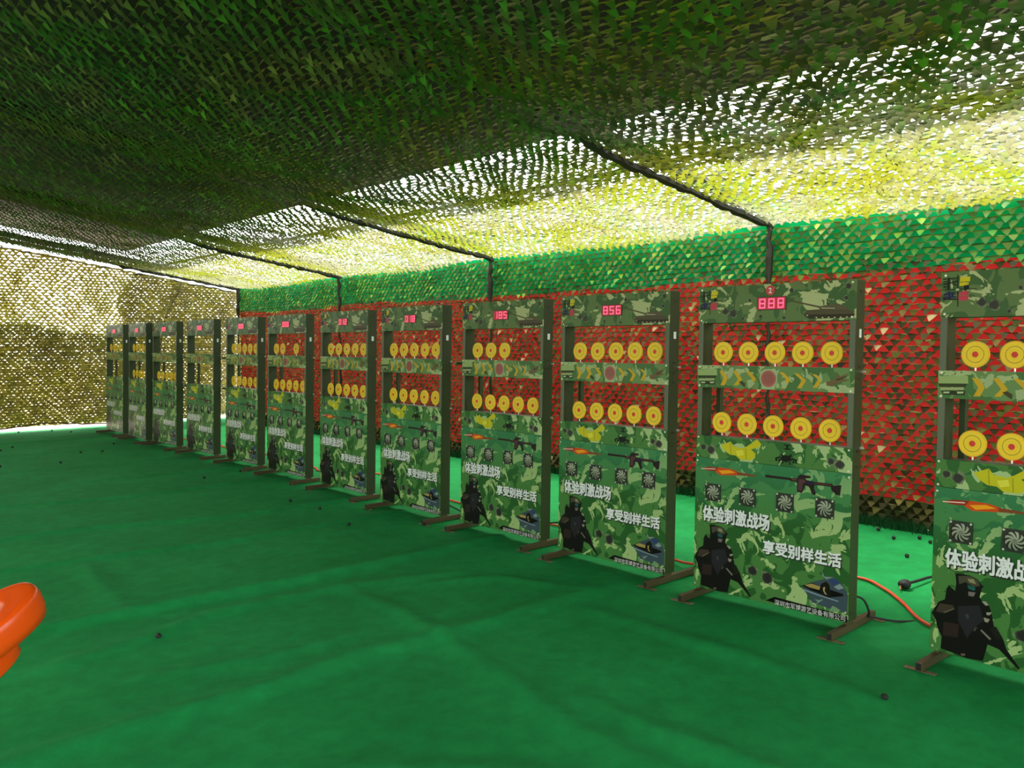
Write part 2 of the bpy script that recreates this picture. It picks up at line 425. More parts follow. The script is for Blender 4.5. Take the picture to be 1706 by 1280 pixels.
# right wall: cloth backing, red below and green above
m, nt, b, out = nodes('wall_cloth')
v = N(nt, 'ShaderNodeTexCoord').outputs['Object']
sx = N(nt, 'ShaderNodeSeparateXYZ'); nt.links.new(v, sx.inputs[0])
nz = noise(nt, v, 1.1, 2, .5); ad = N(nt, 'ShaderNodeMath', operation='MULTIPLY_ADD'); ad.inputs[1].default_value = .16
nt.links.new(nz, ad.inputs[0]); nt.links.new(sx.outputs[2], ad.inputs[2])
red = ramp(nt, noise(nt, v, 2.0, 2, .5, 0, (4, 4, 4)), [(.3, lin((208, 42, 44))), (.7, lin((222, 66, 60)))])
grn = ramp(nt, noise(nt, v, 2.6, 2, .5, 0, (1, 4, 4)), [(.35, lin((12, 132, 66))), (.65, lin((20, 160, 96)))])
f = ramp(nt, ad.outputs[0], [(0, (0, 0, 0, 1)), (.5, (1, 1, 1, 1))], 'CONSTANT')
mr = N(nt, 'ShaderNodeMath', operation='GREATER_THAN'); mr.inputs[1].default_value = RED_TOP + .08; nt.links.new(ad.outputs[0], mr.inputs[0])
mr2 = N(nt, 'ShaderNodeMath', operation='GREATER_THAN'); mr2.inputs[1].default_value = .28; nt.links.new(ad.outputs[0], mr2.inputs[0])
c = mixc(nt, mr2.outputs[0], lin((38, 44, 22)), red); c = mixc(nt, mr.outputs[0], c, grn)  # dark green-brown foot of the cloth, shade painted into its colour
nt.nodes.remove(b)
d_ = N(nt, 'ShaderNodeBsdfDiffuse'); t_ = N(nt, 'ShaderNodeBsdfTranslucent'); nt.links.new(c, d_.inputs[0]); nt.links.new(c, t_.inputs[0])
ms = N(nt, 'ShaderNodeMixShader'); ms.inputs[0].default_value = .07
nt.links.new(d_.outputs[0], ms.inputs[1]); nt.links.new(t_.outputs[0], ms.inputs[2]); nt.links.new(ms.outputs[0], out.inputs[0])
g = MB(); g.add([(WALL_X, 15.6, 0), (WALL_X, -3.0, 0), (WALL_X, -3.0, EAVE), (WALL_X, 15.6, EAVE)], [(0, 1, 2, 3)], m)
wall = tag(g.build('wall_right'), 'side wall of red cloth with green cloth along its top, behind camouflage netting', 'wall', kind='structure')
def wall_m(u, v, r, strip=False):
    z = v; e = RED_TOP + .05 * np.sin(u * 3.1) + r.normal(0, .02, u.shape)
    q = np.where(z > e, 1, 0)
    return np.where((q == 0) & (r.uniform(0, 1, u.shape) < (.5 if strip else .015)), 2, q)
def wall_d(u, v):
    return .03 * smooth_noise(u * 1.5, v * 2, 12) + .012
o = net('camouflage_net', (WALL_X - .035, 15.55, .03), (0, -1, 0), (0, 0, 1), (-1, 0, 0), 18.5, EAVE - .05, .092, .047, (.0, .75), [LEAF_WALL_LOW, LEAF_WALL_UP, LEAF_WALL_GLINT], wall_d, wall_m, 4, .84, .013, stilt=1.0)
o.parent = wall; o['kind'] = 'stuff'

# end wall: net only, daylight behind it
def end_keep(C):
    return C[:, 2] < EAVE - .06 + SLOPE * (6.70 - C[:, 0])
ev = np.array([0, -.45, 2.4]); ev = ev / np.linalg.norm(ev); en = np.array([0, -ev[2], ev[1]])
def end_d(u, v):
    return .05 * smooth_noise(u * 1.4, v * 1.2, 21) + .03 * np.sin(v * 7.5 + np.sin(u)) * (v < 1.6)
o = net('wall_back', (7.15, 16.2, .09), (-1, 0, 0), ev, en, 14.1, 3.6, .085, .046, (.0, .75), [LEAF_END], end_d, None, 5, 1.22, .017, end_keep, warp=.1)
tag(o, 'camouflage net closing the far end of the tent, daylight behind', 'wall', kind='structure')
endw = o
def end_keep2(C):
    e = 1.75 + .22 * smooth_noise(C[:, 0] * .9, C[:, 0] * .3, 4)
    return end_keep(C) & ((C[:, 2] < e) | (C[:, 0] > 4.75 + .15 * np.sin(C[:, 2] * 5)))
o = net('camouflage_net', (7.13, 16.26, .09), (-1, 0, 0), ev, en, 14.1, 3.6, .064, .034, (.0, .75), [LEAF_END], end_d, None, 6, 1.3, .017, end_keep2)
o.parent = endw; o['kind'] = 'stuff'
g = MB()
for z, y in ((1.42, 16.06), (1.02, 16.13)):
    g = MB(); g.tube([(x, y + random.uniform(-.01, .01), z + random.uniform(-.012, .012)) for x in np.linspace(-6.9, 6.7, 90)], .014, POLE, 6)
    tag(g.build('trim_rail'), 'upper dark rail across the far net' if z > 1.2 else 'lower dark rail across the far net', 'rail', kind='structure')
g = MB(); g.tube([(x, 16.18 + random.uniform(-.015, .015), .10 + .03 * math.sin(x * 4) + random.uniform(-.012, .012)) for x in np.linspace(-6.9, 6.7, 140)], .012, mat((66, 40, 26), .8), 6)
tag(g.build('trim_hem'), 'dark rope hem along the bottom of the far net', 'rope', kind='structure')
g = MB(); g.tube([(x, 15.74 + random.uniform(-.015, .015), EAVE - .07 + SLOPE * (6.70 - x) + random.uniform(-.015, .015)) for x in np.linspace(.0, 6.7, 90)], .014, POLE, 6)
tag(g.build('trim_edge'), 'dark rope along the sloping top of the far net', 'rope', kind='structure')
g = MB(); g.tube(spline([(5.72, 15.74, 2.62), (5.62, 15.8, 2.35), (5.46, 15.9, 1.95), (5.4, 16.0, 1.5), (5.38, 16.1, .8), (5.36, 16.17, .12)]), .014, POLE, 6)
tag(g.build('trim_seam'), 'dark seam rope running down the far net', 'rope', kind='structure')

# artificial grass skirt at the foot of the right wall
r = np.random.RandomState(8); n = 16000
y = r.uniform(-2.5, 15.5, n); x = WALL_X - .13 - np.abs(r.normal(0, .03, n)); h = r.uniform(.05, .11, n); w = .004
dx = r.uniform(-.04, .012, n); dy = r.normal(0, .02, n); z0 = np.zeros(n)
V = np.stack([np.stack([x, y - w, z0], 1), np.stack([x, y + w, z0], 1), np.stack([x + dx, y + dy, h], 1)], 1).reshape(-1, 3)
o = np_mesh('artificial_grass', V, [np.arange(3 * n).reshape(-1, 3)], [mat((22, 84, 40), .7)])
tag(o, 'dark green artificial grass fringe along the foot of the side wall', 'grass', kind='stuff')

# ------------------------------------------------------------------ target cabinets
DEC = {'lower':[((20,20,18),[(.1015,.4313),(.1145,.4371),(.1666,.4376),(.1969,.4273),(.2123,.4072),(.2231,.4014),(.2149,.3889),(.2073,.3501),(.2162,.3366),(.2418,.3298),(.2552,.2986),(.2622,.27),(.2694,.2341),(.3037,.1961),(.3125,.1756),(.3214,.1478),(.3764,.0782),(.3725,.0718),(.3559,.0848),(.2927,.1382),(.2463,.1474),(.2387,.1122),(.2292,.0689),(.1629,.0624),(.048,.0767),(.0511,.1313),(.0323,.1662),(.0224,.203),(.0037,.2305),(.0166,.256),(.0338,.2899),(.0603,.306),(.0657,.3568),(.0764,.3739),(.1033,.3554),(.1069,.3903),(.1039,.4203)]),((72,70,55),[(.1148,.4257),(.1666,.4357),(.197,.4235),(.2083,.399),(.1807,.3908),(.1458,.4041),(.12,.3886)]),((135,133,100),[(.1541,.4205),(.1798,.4246),(.1911,.4038),(.163,.4068)]),((30,92,85),[(.1547,.3942),(.1893,.3885),(.1854,.3728),(.1595,.376)]),((115,105,105),[(.1598,.3647),(.1899,.366),(.1818,.3458),(.1602,.3459)]),((150,150,130),[(.2163,.3329),(.2332,.3358),(.2462,.3231),(.2336,.3172)]),((150,150,130),[(.2365,.2877),(.2595,.2937),(.2515,.2792),(.2389,.277)]),((150,140,125),[(.2265,.2635),(.2519,.2607),(.2439,.2442),(.2312,.2456)]),((62,54,44),[(.0385,.283),(.0962,.2874),(.1031,.2734),(.0618,.241),(.0215,.2414)]),((100,92,72),[(.0572,.2479),(.1009,.2749),(.1032,.2707),(.0618,.243)]),((38,38,42),[(.1181,.2893),(.2083,.3127),(.2269,.2486),(.1937,.2123),(.1607,.153),(.1198,.2211)]),((60,66,72),[(.1494,.257),(.1623,.2631),(.167,.245),(.1564,.2393)]),((120,118,105),[(.2194,.2078),(.2603,.1764),(.2542,.1696),(.2153,.2013)]),((46,36,32),[(.0583,.202),(.1245,.2068),(.1216,.1452),(.0554,.1398)]),((30,30,24),[(.2528,.2235),(.2777,.2356),(.3058,.1928),(.2792,.1764)]),((75,72,60),[(.1855,.1956),(.1937,.2123),(.2022,.212),(.192,.1912)]),((110,90,80),[(.1343,.0754),(.1537,.0814),(.1561,.0724),(.141,.0673)]),((62,78,88),[(.6749,.1828),(.7413,.2352),(.7874,.2542),(.8196,.2765),(.8619,.2723),(.9011,.2426),(.9212,.2031),(.9174,.1086),(.8566,.1072),(.7309,.1236),(.7199,.1535)]),((48,66,108),[(.8201,.2607),(.8619,.2723),(.8784,.2568),(.8402,.2364)]),((128,146,146),[(.8469,.2283),(.8785,.2505),(.9013,.2333),(.873,.218)]),((12,12,12),[(.6745,.2005),(.7281,.2261),(.7752,.2165),(.899,.2015),(.8977,.1912),(.8225,.1677),(.7829,.1766),(.7225,.1847)]),((160,142,82),[(.688,.2056),(.7283,.2213),(.7752,.215),(.7707,.1964),(.7188,.1984)]),((25,24,18),[(.7781,.2299),(.8073,.2486),(.8241,.233),(.8298,.2025),(.8355,.1721),(.7962,.1699),(.7742,.1908)]),((170,155,110),[(.7901,.2133),(.8015,.2188),(.7988,.196),(.8124,.1798),(.8025,.1808),(.7923,.1946)]),((130,150,158),[(.6749,.1844),(.7764,.1704),(.8745,.1617),(.8714,.1563),(.7732,.165),(.682,.1761)]),((118,150,126),[(.7438,.1425),(.7771,.1434),(.7802,.1505),(.7918,.1498),(.7512,.1152),(.7641,.1341)]),((112,150,110),[(.7169,.1399),(.731,.1172),(.758,.1103),(.7449,.101),(.7211,.1085)]),((112,150,110),[(.8431,.1294),(.8593,.1268),(.8886,.1145),(.86,.1017),(.8243,.0998)]),((118,140,130),[(.7795,.3036),(.7968,.272),(.8456,.2785),(.807,.2581),(.7869,.2732)]),((14,12,14),[(.465,.0749),(.5188,.1057),(.921,.0931),(.9219,.058),(.7593,.0625)]),((150,40,24),[(.0329,.7528),(.0843,.7683),(.1553,.771),(.1658,.7505),(.0848,.7459)]),((205,75,26),[(.1324,.7451),(.1552,.7727),(.2314,.7708),(.2772,.7608),(.2777,.7396),(.1663,.7289)]),((236,160,24),[(.1524,.7531),(.2217,.764),(.2644,.7536),(.1795,.7362)]),((130,66,36),[(.2707,.7589),(.3915,.7528),(.3917,.7461),(.2745,.7398)]),((235,205,190),[(.0377,.7557),(.1319,.7632),(.1354,.7583),(.0399,.7512)]),((40,26,30),[(.4464,.7602),(.4564,.7631),(.603,.7615),(.6334,.7632),(.6368,.776),(.6516,.7865),(.7076,.7839),(.7078,.7734),(.6783,.7683),(.686,.7603),(.7304,.7567),(.8242,.7573),(.8315,.7479),(.8735,.7563),(.868,.7019),(.8469,.7033),(.8215,.7242),(.8175,.741),(.7308,.741),(.7276,.7231),(.7393,.6965),(.7322,.6869),(.7174,.6902),(.7017,.727),(.6793,.7313),(.6617,.6885),(.6333,.6938),(.6339,.7437),(.5958,.7446),(.5918,.7495),(.4547,.7483),(.4466,.7529)]),((84,52,60),[(.641,.7605),(.671,.7639),(.6824,.7529),(.6642,.7366),(.6614,.7008),(.6388,.7016)]),((92,52,42),[(.7304,.7532),(.8208,.7517),(.8209,.7466),(.7306,.7473)]),((100,60,48),[(.6031,.7597),(.6297,.7592),(.6299,.7503),(.6033,.7508)]),((40,34,62),[(.6861,.7551),(.7267,.7563),(.7307,.7445),(.694,.7366)])],'thin':[((196,190,30),[(.1655,.8991),(.2275,.9263),(.2477,.9004),(.2995,.8934),(.331,.9076),(.3682,.9334),(.3927,.9523),(.4181,.9263),(.4062,.9085),(.3567,.8928),(.3823,.8725),(.3828,.85),(.3519,.8312),(.2883,.8307),(.262,.8499),(.2228,.852),(.1894,.8721)]),((150,145,22),[(.2244,.9215),(.2283,.9218),(.2326,.8558),(.2286,.8555)]),((150,145,22),[(.3218,.8954),(.3256,.8957),(.3297,.8336),(.3259,.8332)]),((220,214,70),[(.2613,.8757),(.3061,.8855),(.3132,.8576),(.275,.8483)]),((14,18,12),[(.552,.9365),(.589,.9375),(.5891,.932),(.5521,.9311)]),((14,18,12),[(.5656,.9355),(.5773,.9354),(.5779,.9125),(.5662,.9126)]),((14,18,12),[(.5501,.9155),(.5913,.917),(.5914,.9104),(.5503,.9089)]),((14,18,12),[(.5434,.8792),(.5905,.8798),(.5999,.8545),(.565,.8423),(.5322,.8506)]),((14,18,12),[(.5055,.8425),(.502,.8615),(.5287,.8707),(.5408,.8652),(.5171,.8585),(.5145,.8433)]),((14,18,12),[(.6264,.8398),(.6287,.8617),(.6024,.8684),(.5939,.8605),(.6173,.8552),(.6189,.839)]),((14,18,12),[(.5219,.8568),(.5314,.8577),(.5319,.8412),(.5223,.8414)]),((14,18,12),[(.6057,.8562),(.6138,.8559),(.6142,.8396),(.6049,.8409)]),((14,18,12),[(.536,.8868),(.5474,.8834),(.5495,.8715),(.5387,.8749)]),((14,18,12),[(.5862,.8849),(.599,.8882),(.5982,.8729),(.5877,.873)]),((14,18,12),[(.5442,.8463),(.552,.8454),(.5487,.833),(.5416,.8334)]),((14,18,12),[(.5814,.8472),(.5896,.8459),(.5947,.8311),(.5864,.8324)])],'top':[((82,74,56),[(.566,1.7092),(.7484,1.6664),(.7487,1.6569),(.5662,1.7016)]),((92,84,64),[(.7208,1.6673),(.7756,1.676),(.8348,1.6791),(.8724,1.6633),(.8887,1.6474),(.7379,1.6494)]),((82,74,56),[(.6458,1.6307),(.6651,1.6516),(.7487,1.6543),(.8887,1.6474),(.9206,1.626),(.9107,1.6068),(.6833,1.6058),(.6547,1.6172)]),((50,46,32),[(.6487,1.6291),(.9154,1.6251),(.9086,1.6068),(.6833,1.6058),(.6559,1.6161)]),((60,66,40),[(.7692,1.7086),(.7758,1.7073),(.7821,1.6742),(.7729,1.6745)]),((205,200,170),[(.7431,1.6613),(.814,1.658),(.814,1.6554),(.7431,1.6581)]),((178,166,130),[(.6591,1.6235),(.6658,1.6281),(.6727,1.6231),(.666,1.6185)]),((178,166,130),[(.71,1.6116),(.7166,1.6162),(.7234,1.6112),(.7168,1.6066)]),((178,166,130),[(.7433,1.6108),(.7498,1.6153),(.7565,1.6105),(.75,1.6059)]),((178,166,130),[(.7762,1.6105),(.7826,1.6151),(.7893,1.6102),(.7829,1.6056)]),((178,166,130),[(.8088,1.6102),(.8151,1.6148),(.8217,1.6099),(.8154,1.6054)]),((178,166,130),[(.841,1.6105),(.8472,1.615),(.8537,1.6102),(.8475,1.6057)]),((178,166,130),[(.8728,1.6108),(.879,1.6152),(.8855,1.6105),(.8793,1.606)]),((22,24,20),[(.0082,1.7717),(.071,1.7745),(.0711,1.7703),(.0083,1.766)]),((22,24,20),[(.0099,1.7488),(.0703,1.7595),(.0704,1.7538),(.01,1.7422)]),((22,24,20),[(.0292,1.7764),(.038,1.776),(.0372,1.7194),(.0272,1.7197)]),((22,24,20),[(.0497,1.7491),(.0674,1.7427),(.0676,1.737),(.0454,1.7455)]),((22,24,20),[(.0085,1.7584),(.0295,1.7612),(.0296,1.7575),(.0086,1.7546)]),((22,24,20),[(.0124,1.7355),(.0257,1.7387),(.0258,1.733),(.0126,1.7298)]),((38,36,84),[(.0132,1.7032),(.0617,1.709),(.0619,1.7015),(.0134,1.6937)]),((38,36,84),[(.0113,1.69),(.0687,1.69),(.0689,1.6825),(.0115,1.6824)]),((38,36,84),[(.0307,1.7139),(.0418,1.7135),(.0449,1.6757),(.0338,1.676)]),((38,36,84),[(.0465,1.702),(.0575,1.6998),(.0556,1.6885),(.0467,1.6907)]),((22,24,20),[(.0104,1.6824),(.0734,1.6786),(.0735,1.6729),(.0106,1.6748)]),((205,190,30),[(.083,1.7739),(.1252,1.7757),(.1247,1.7534),(.0803,1.7515)]),((205,190,30),[(.0804,1.7497),(.1194,1.7499),(.1187,1.735),(.0796,1.7347)]),((168,140,30),[(.0824,1.7543),(.1225,1.7544),(.1226,1.752),(.0825,1.7518)]),((196,62,86),[(.0792,1.7065),(.116,1.7127),(.1208,1.6939),(.0774,1.6916)]),((196,62,86),[(.0775,1.6897),(.1197,1.692),(.1203,1.6696),(.0791,1.669)]),((22,24,20),[(-.0096,1.723),(.1544,1.7215),(.1544,1.7187),(-.0095,1.72)]),((22,24,20),[(.0696,1.7858),(.074,1.7856),(.0775,1.6427),(.0738,1.6428)]),((170,180,150),[(.0636,1.7203),(.0722,1.7256),(.0811,1.7205),(.079,1.7141),(.0682,1.7126)]),((22,24,20),[(.0981,1.7358),(.1196,1.7387),(.1222,1.7237),(.1031,1.7094)])],'mid':[((150,172,112),[(-.0018,1.326),(.128,1.3328),(.1309,1.2967),(.0024,1.2935)]),((52,62,34),[(.001,1.2934),(.1269,1.2966),(.1192,1.2801),(.0063,1.2781)]),((160,170,120),[(.0099,1.2747),(.1125,1.2799),(.1128,1.2682),(.0136,1.2629)]),((44,52,30),[(.0137,1.2605),(.1196,1.2643),(.1174,1.2438),(.0245,1.2431)]),((178,190,150),[(.0242,1.2561),(.0517,1.2582),(.0506,1.2499),(.0257,1.2491)]),((178,190,150),[(.0832,1.2591),(.113,1.26),(.1105,1.2518),(.0861,1.2498)]),((205,165,34),[(.145,1.3232),(.173,1.3215),(.2003,1.2812),(.1816,1.2413),(.1537,1.2404),(.1727,1.2804)]),((205,165,34),[(.2306,1.3251),(.2579,1.3234),(.2931,1.2781),(.2651,1.2442),(.2379,1.2433),(.2662,1.2773)]),((205,165,34),[(.311,1.3251),(.3376,1.3234),(.378,1.285),(.3555,1.236),(.3291,1.235),(.3518,1.2843)]),((205,165,34),[(.514,1.324),(.539,1.3224),(.5799,1.2864),(.5531,1.2354),(.5282,1.2345),(.5553,1.2857)]),((205,165,34),[(.5994,1.3194),(.6237,1.3179),(.6692,1.2836),(.6429,1.2409),(.6188,1.24),(.6453,1.2829)]),((205,165,34),[(.6993,1.3176),(.7228,1.316),(.7584,1.2905),(.7302,1.2472),(.7068,1.2464),(.7352,1.2898)]),((160,178,132),[(.2236,1.345),(.2368,1.3395),(.2313,1.2993),(.2057,1.2756),(.1955,1.2926),(.2045,1.3274)]),((160,178,132),[(.3827,1.3451),(.4018,1.3259),(.4322,1.3377),(.4566,1.3355),(.4866,1.3443),(.499,1.3281),(.5165,1.3422),(.5055,1.3062),(.4023,1.3036)]),((160,178,132),[(.4099,1.248),(.495,1.2509),(.4896,1.2286),(.4135,1.2286)]),((160,178,132),[(.6618,1.3477),(.6733,1.3426),(.6796,1.316),(.7082,1.3007),(.7034,1.2687),(.6917,1.2843),(.6716,1.2998)]),((160,178,132),[(.736,1.3015),(.7491,1.3309),(.7582,1.2968),(.7533,1.2756)]),((160,178,132),[(.3218,1.2733),(.3469,1.2797),(.3725,1.2579),(.3481,1.2335),(.3291,1.2339)]),((160,178,132),[(.8514,1.2631),(.8831,1.2667),(.8895,1.2282),(.8575,1.2321)]),((160,178,132),[(.5303,1.2713),(.5478,1.28),(.566,1.2588),(.549,1.2336),(.531,1.2412)]),((112,92,62),[(.7779,1.2805),(.8291,1.2946),(.8336,1.325),(.8554,1.311),(.8999,1.3276),(.8664,1.2973),(.9009,1.2916),(.835,1.274),(.8139,1.2555),(.7812,1.2607)]),((66,62,40),[(.8291,1.2946),(.9002,1.3163),(.8664,1.2973),(.8347,1.2859)]),((70,62,34),[(.271,1.2632),(.2901,1.2695),(.3127,1.256),(.3101,1.2332),(.2907,1.2468)])]}

CW, CT, CB, CD, LEAN = .9245, 1.80, .060, .096, 0.02679
CABS = [('A',3.9904,1.6237,-0.00657),('B',4.0117,2.9768,0.04509),('C',4.0607,4.1618,0.01025),('D',4.1041,5.3254,0.01069),('E',4.1118,6.5275,-0.00741),('F',4.1820,7.7843,-0.01425),('G',4.2086,9.0722,-0.00489),('H',4.2371,10.3103,-0.00439),('I',4.2198,11.5942,0.00279),('J',4.1814,12.8537,0.01984),('K',4.1656,13.9082,-0.04195),('L',4.1877,15.1699,-0.00920)]

def text_mesh(body, x0, x1, z0, z1, y, off, grow=0.0):
    c = bpy.data.curves.new('lettering', 'FONT'); c.body = body; c.offset = off; c.resolution_u = 3
    o = bpy.data.objects.new('lettering', c); COL.objects.link(o)
    me = bpy.data.meshes.new_from_object(o.evaluated_get(bpy.context.evaluated_depsgraph_get()))
    P = np.array([v.co[:2] for v in me.vertices]); F = [tuple(p.vertices) for p in me.polygons]
    bpy.data.objects.remove(o); bpy.data.curves.remove(c); bpy.data.meshes.remove(me)
    a, b = P.min(0), P.max(0)
    P = (P - a) / (b - a) * np.array([x1 - x0 + 2 * grow, z1 - z0 + 2 * grow]) + np.array([x0 - grow, z0 - grow])
    return [(p[0], y, p[1]) for p in P], F

def LET(g, vs, fs, em, grow, k, m):
    """thicken lettering by overlapping shifted outlines"""
    for i in range(k):
        a = 2 * math.pi * i / k
        g.add([(p[0] + em * grow * math.cos(a), p[1] - .00002 * i, p[2] + em * grow * math.sin(a)) for p in vs], fs, m)

def holes(g, x, z, r, y, rnd):
    for rad, m, jag in ((r * 1.4, mat((104, 118, 84), .4), .4), (r * 1.2, mat((44, 50, 34), .4), .2), (r * .95, mat((10, 10, 9), .4), .15)):
        k = 13; g.poly([(x + rad * (1 + rnd.uniform(-jag, jag)) * math.cos(2 * math.pi * i / k), z + rad * (1 + rnd.uniform(-jag, jag)) * math.sin(2 * math.pi * i / k)) for i in range(k)], y, m)
        y -= .00004
    return y

def prints(g, key, y):
    for rgb, pts in DEC[key]:
        pts = [(min(max(p[0], .002), CW - .002), max(p[1], CB + .002)) for p in pts]
        g.poly(pts, y, mat(rgb, .3, 0.0, 0.0, .15)); y -= .00004
    return y

def screws(g, pts, y):
    for x, z in pts:
        g.cyl_y(x, z, .0055, y - .003, y, SCREW, 10)

SEG = {'0': 'abcdef', '1': 'bc', '2': 'abged', '3': 'abgcd', '4': 'fgbc', '5': 'afgcd', '6': 'afgedc', '7': 'abc', '8': 'abcdefg', '9': 'abfgcd'}
LED = mat((255, 70, 110), .4, 0, 1.6); LED_BASE = mat((150, 8, 30), .3, 0, .35)
def make_display(root, digits):
    g = MB(); x0, x1, z0, z1 = .380, .543, .662, .727
    z0 += 1.0; z1 += 1.0
    g.box(x0 - .004, x1 + .004, -.008, 0, z0 - .004, z1 + .004, BLACK)
    g.poly([(x0, z0), (x1, z0), (x1, z1), (x0, z1)], -.0083, LED_BASE)
    for i, ch in enumerate(digits):
        cx = x0 + (x1 - x0) * (i + .5) / 3; hw, hh, t = .018, .026, .006; cz = (z0 + z1) / 2
        R = {'a': (-hw, hw, hh - t, hh), 'd': (-hw, hw, -hh, -hh + t), 'g': (-hw, hw, -t / 2, t / 2),
             'f': (-hw, -hw + t, 0, hh), 'b': (hw - t, hw, 0, hh), 'e': (-hw, -hw + t, -hh, 0), 'c': (hw - t, hw, -hh, 0)}
        for s_ in SEG[ch]:
            a, b_, c_, d_ = R[s_]
            g.poly([(cx + a, cz + c_), (cx + b_, cz + c_), (cx + b_, cz + d_), (cx + a, cz + d_)], -.0085 - .0001 * 'abcdefg'.index(s_), LED)
    return g.build('display', root)

def level(p):
    """a point given level (x, depth, height) -> the leaning cabinet's own axes"""
    x, y, z = p; c, s_ = math.cos(LEAN), math.sin(LEAN)
    return (x, y * c - z * s_, y * s_ + z * c)

def make_cabinet():
    rnd = random.Random(5)
    root = empty('target_cabinet', Matrix.Identity(4))
    for x0 in (0.0, CW - .033):
        g = MB(); g.box(x0, x0 + .033, 0, CD, CB, CT, STEEL_GREEN, .002)
        g.poly([(x0 + .002, CB + .01), (x0 + .031, CB + .01), (x0 + .031, CT - .01), (x0 + .002, CT - .01)], -.0004, FLANGE)
        if x0 > 0:
            for z in (1.74, 1.36, 1.30, 1.24, .93, .85, .16, .10):
                vs = [(CW + .004, .045 + .006 * math.cos(a), z + .006 * math.sin(a)) for a in np.linspace(0, 6.283, 9)[:-1]]
                g.add(vs, [tuple(range(8))], BLACK)
            for z in (1.335, .945):
                g.box(CW, CW + .016, .082, .094, z - .006, z + .006, SCREW)
        g.build('side_post', root)
    # header
    g = MB(); z0, z1 = 1.595, CT
    g.box(.0005, CW - .0005, 0, CD - .004, z0, z1, STEEL_GREEN); g.box(0, CW, -.004, 0, z0, z1, CAMO_TOP)
    y = prints(g, 'top', -.0044)
    for x, z, r in ((.576, 1.758, .010), (.884, 1.767, .012), (.874, 1.707, .009), (.397, 1.625, .008), (.288, 1.615, .007), (.536, 1.615, .007), (.177, 1.658, .016), (.226, 1.645, .018), (.33, 1.715, .007)):
        y = holes(g, x, z, r, y, rnd)
    screws(g, [(.02, 1.785), (.02, 1.61), (.905, 1.785), (.905, 1.61)], -.004)
    g.build('header_panel', root)
    # band between the two openings
    g = MB(); z0, z1 = 1.226, 1.353
    g.box(.0005, CW - .0005, 0, CD - .004, z0, z1, STEEL_GREEN); g.box(0, CW, -.004, 0, z0, z1, CAMO_MID)
    y = prints(g, 'mid', -.0044)
    g.disc(.452, 1.286, .053, y, mat((160, 178, 132), .3), 20); g.disc(.452, 1.286, .046, y - .0001, mat((150, 60, 52), .3), 28)
    g.disc(.452, 1.286, .041, y - .0002, mat((176, 96, 84), .3), 28, .038)
    for k in (-.016, 0, .016):
        g.poly([(.425, 1.284 + k), (.479, 1.284 + k), (.479, 1.290 + k), (.425, 1.290 + k)], y - .0003, mat((120, 66, 56), .3))
    screws(g, [(.015, 1.343), (.015, 1.236), (.908, 1.343), (.908, 1.236)], -.004)
    g.build('middle_panel', root)
    # ledge strip and large front panel
    g = MB(); g.box(.0005, CW - .0005, 0, CD - .004, .820, .947, STEEL_GREEN); g.box(0, CW, -.004, 0, .8205, .947, CAMO_THIN)
    y = prints(g, 'thin', -.0044)
    for x, z, r in ((.051, .880, .014), (.100, .868, .019), (.816, .872, .014), (.862, .860, .019)):
        y = holes(g, x, z, r, y, rnd)
    screws(g, [(.015, .937), (.015, .83), (.908, .937), (.908, .83)], -.004)
    g.build('ledge_panel', root)
    g = MB(); g.box(.0005, CW - .0005, 0, CD - .004, CB, .8185, STEEL_GREEN); g.box(0, CW, -.004, 0, CB, .8185, CAMO_LOW)
    y = prints(g, 'lower', -.0044)
    y = holes(g, .383, .221, .022, y, rnd); y = holes(g, .473, .200, .026, y, rnd)
    y -= .0002
    for body, x0, x1, z0, z1 in (('体验刺激战场', .058, .478, .458, .545), ('享受别样生活', .446, .882, .333, .404)):
        vs, fs = text_mesh(body, x0 + .004, x1 + .004, z0 - .004, z1 - .004, y, 0); LET(g, vs, fs, (x1 - x0) / 6, .075, 8, BLACK)
        vs, fs = text_mesh(body, x0, x1, z0, z1, y - .0004, 0); LET(g, vs, fs, (x1 - x0) / 6, .038, 8, WHITE)
    vs, fs = text_mesh('深圳市军博游艺设备有限公司', .520, .912, .064, .094, y - .0002, .006); g.add(vs, fs, mat((206, 208, 206), .3))
    screws(g, [(.012, .80), (.912, .80), (.012, .08), (.912, .11)], -.004)
    g.build('front_panel', root)
    # fans
    for cx in (.121, .341, .566, .789):
        f = MB(); cz, R = .625, .050; y0 = -.010
        n = 32; inner = [(cx + .043 * math.cos(2 * math.pi * i / n), cz + .043 * math.sin(2 * math.pi * i / n)) for i in range(n)]
        outer = []
        for i in range(n):
            a = 2 * math.pi * i / n; s_ = R / max(abs(math.cos(a)), abs(math.sin(a))); outer.append((cx + s_ * math.cos(a), cz + s_ * math.sin(a)))
        vs = [(p[0], y0, p[1]) for p in outer] + [(p[0], y0, p[1]) for p in inner] + [(p[0], -.004, p[1]) for p in outer] + [(p[0], -.0045, p[1]) for p in inner]
        fs = []
        for i in range(n):
            k = (i + 1) % n
            fs += [(i, k, n + k, n + i), (2 * n + i, 2 * n + k, k, i), (n + i, n + k, 3 * n + k, 3 * n + i)]
        f.add(vs, fs, mat((22, 30, 18), .4)); f.disc(cx, cz, .0432, -.0047, BLACK, 32)
        for sx_ in (-1, 1):
            for sz_ in (-1, 1):
                f.cyl_y(cx + sx_ * .043, cz + sz_ * .043, .005, y0 - .002, y0, SCREW, 10)
        fo = f.build('cooling_fan', root)
        im = MB(); im.cyl_y(cx, cz, .010, -.0095, -.0055, mat((116, 122, 104), .4), 16)
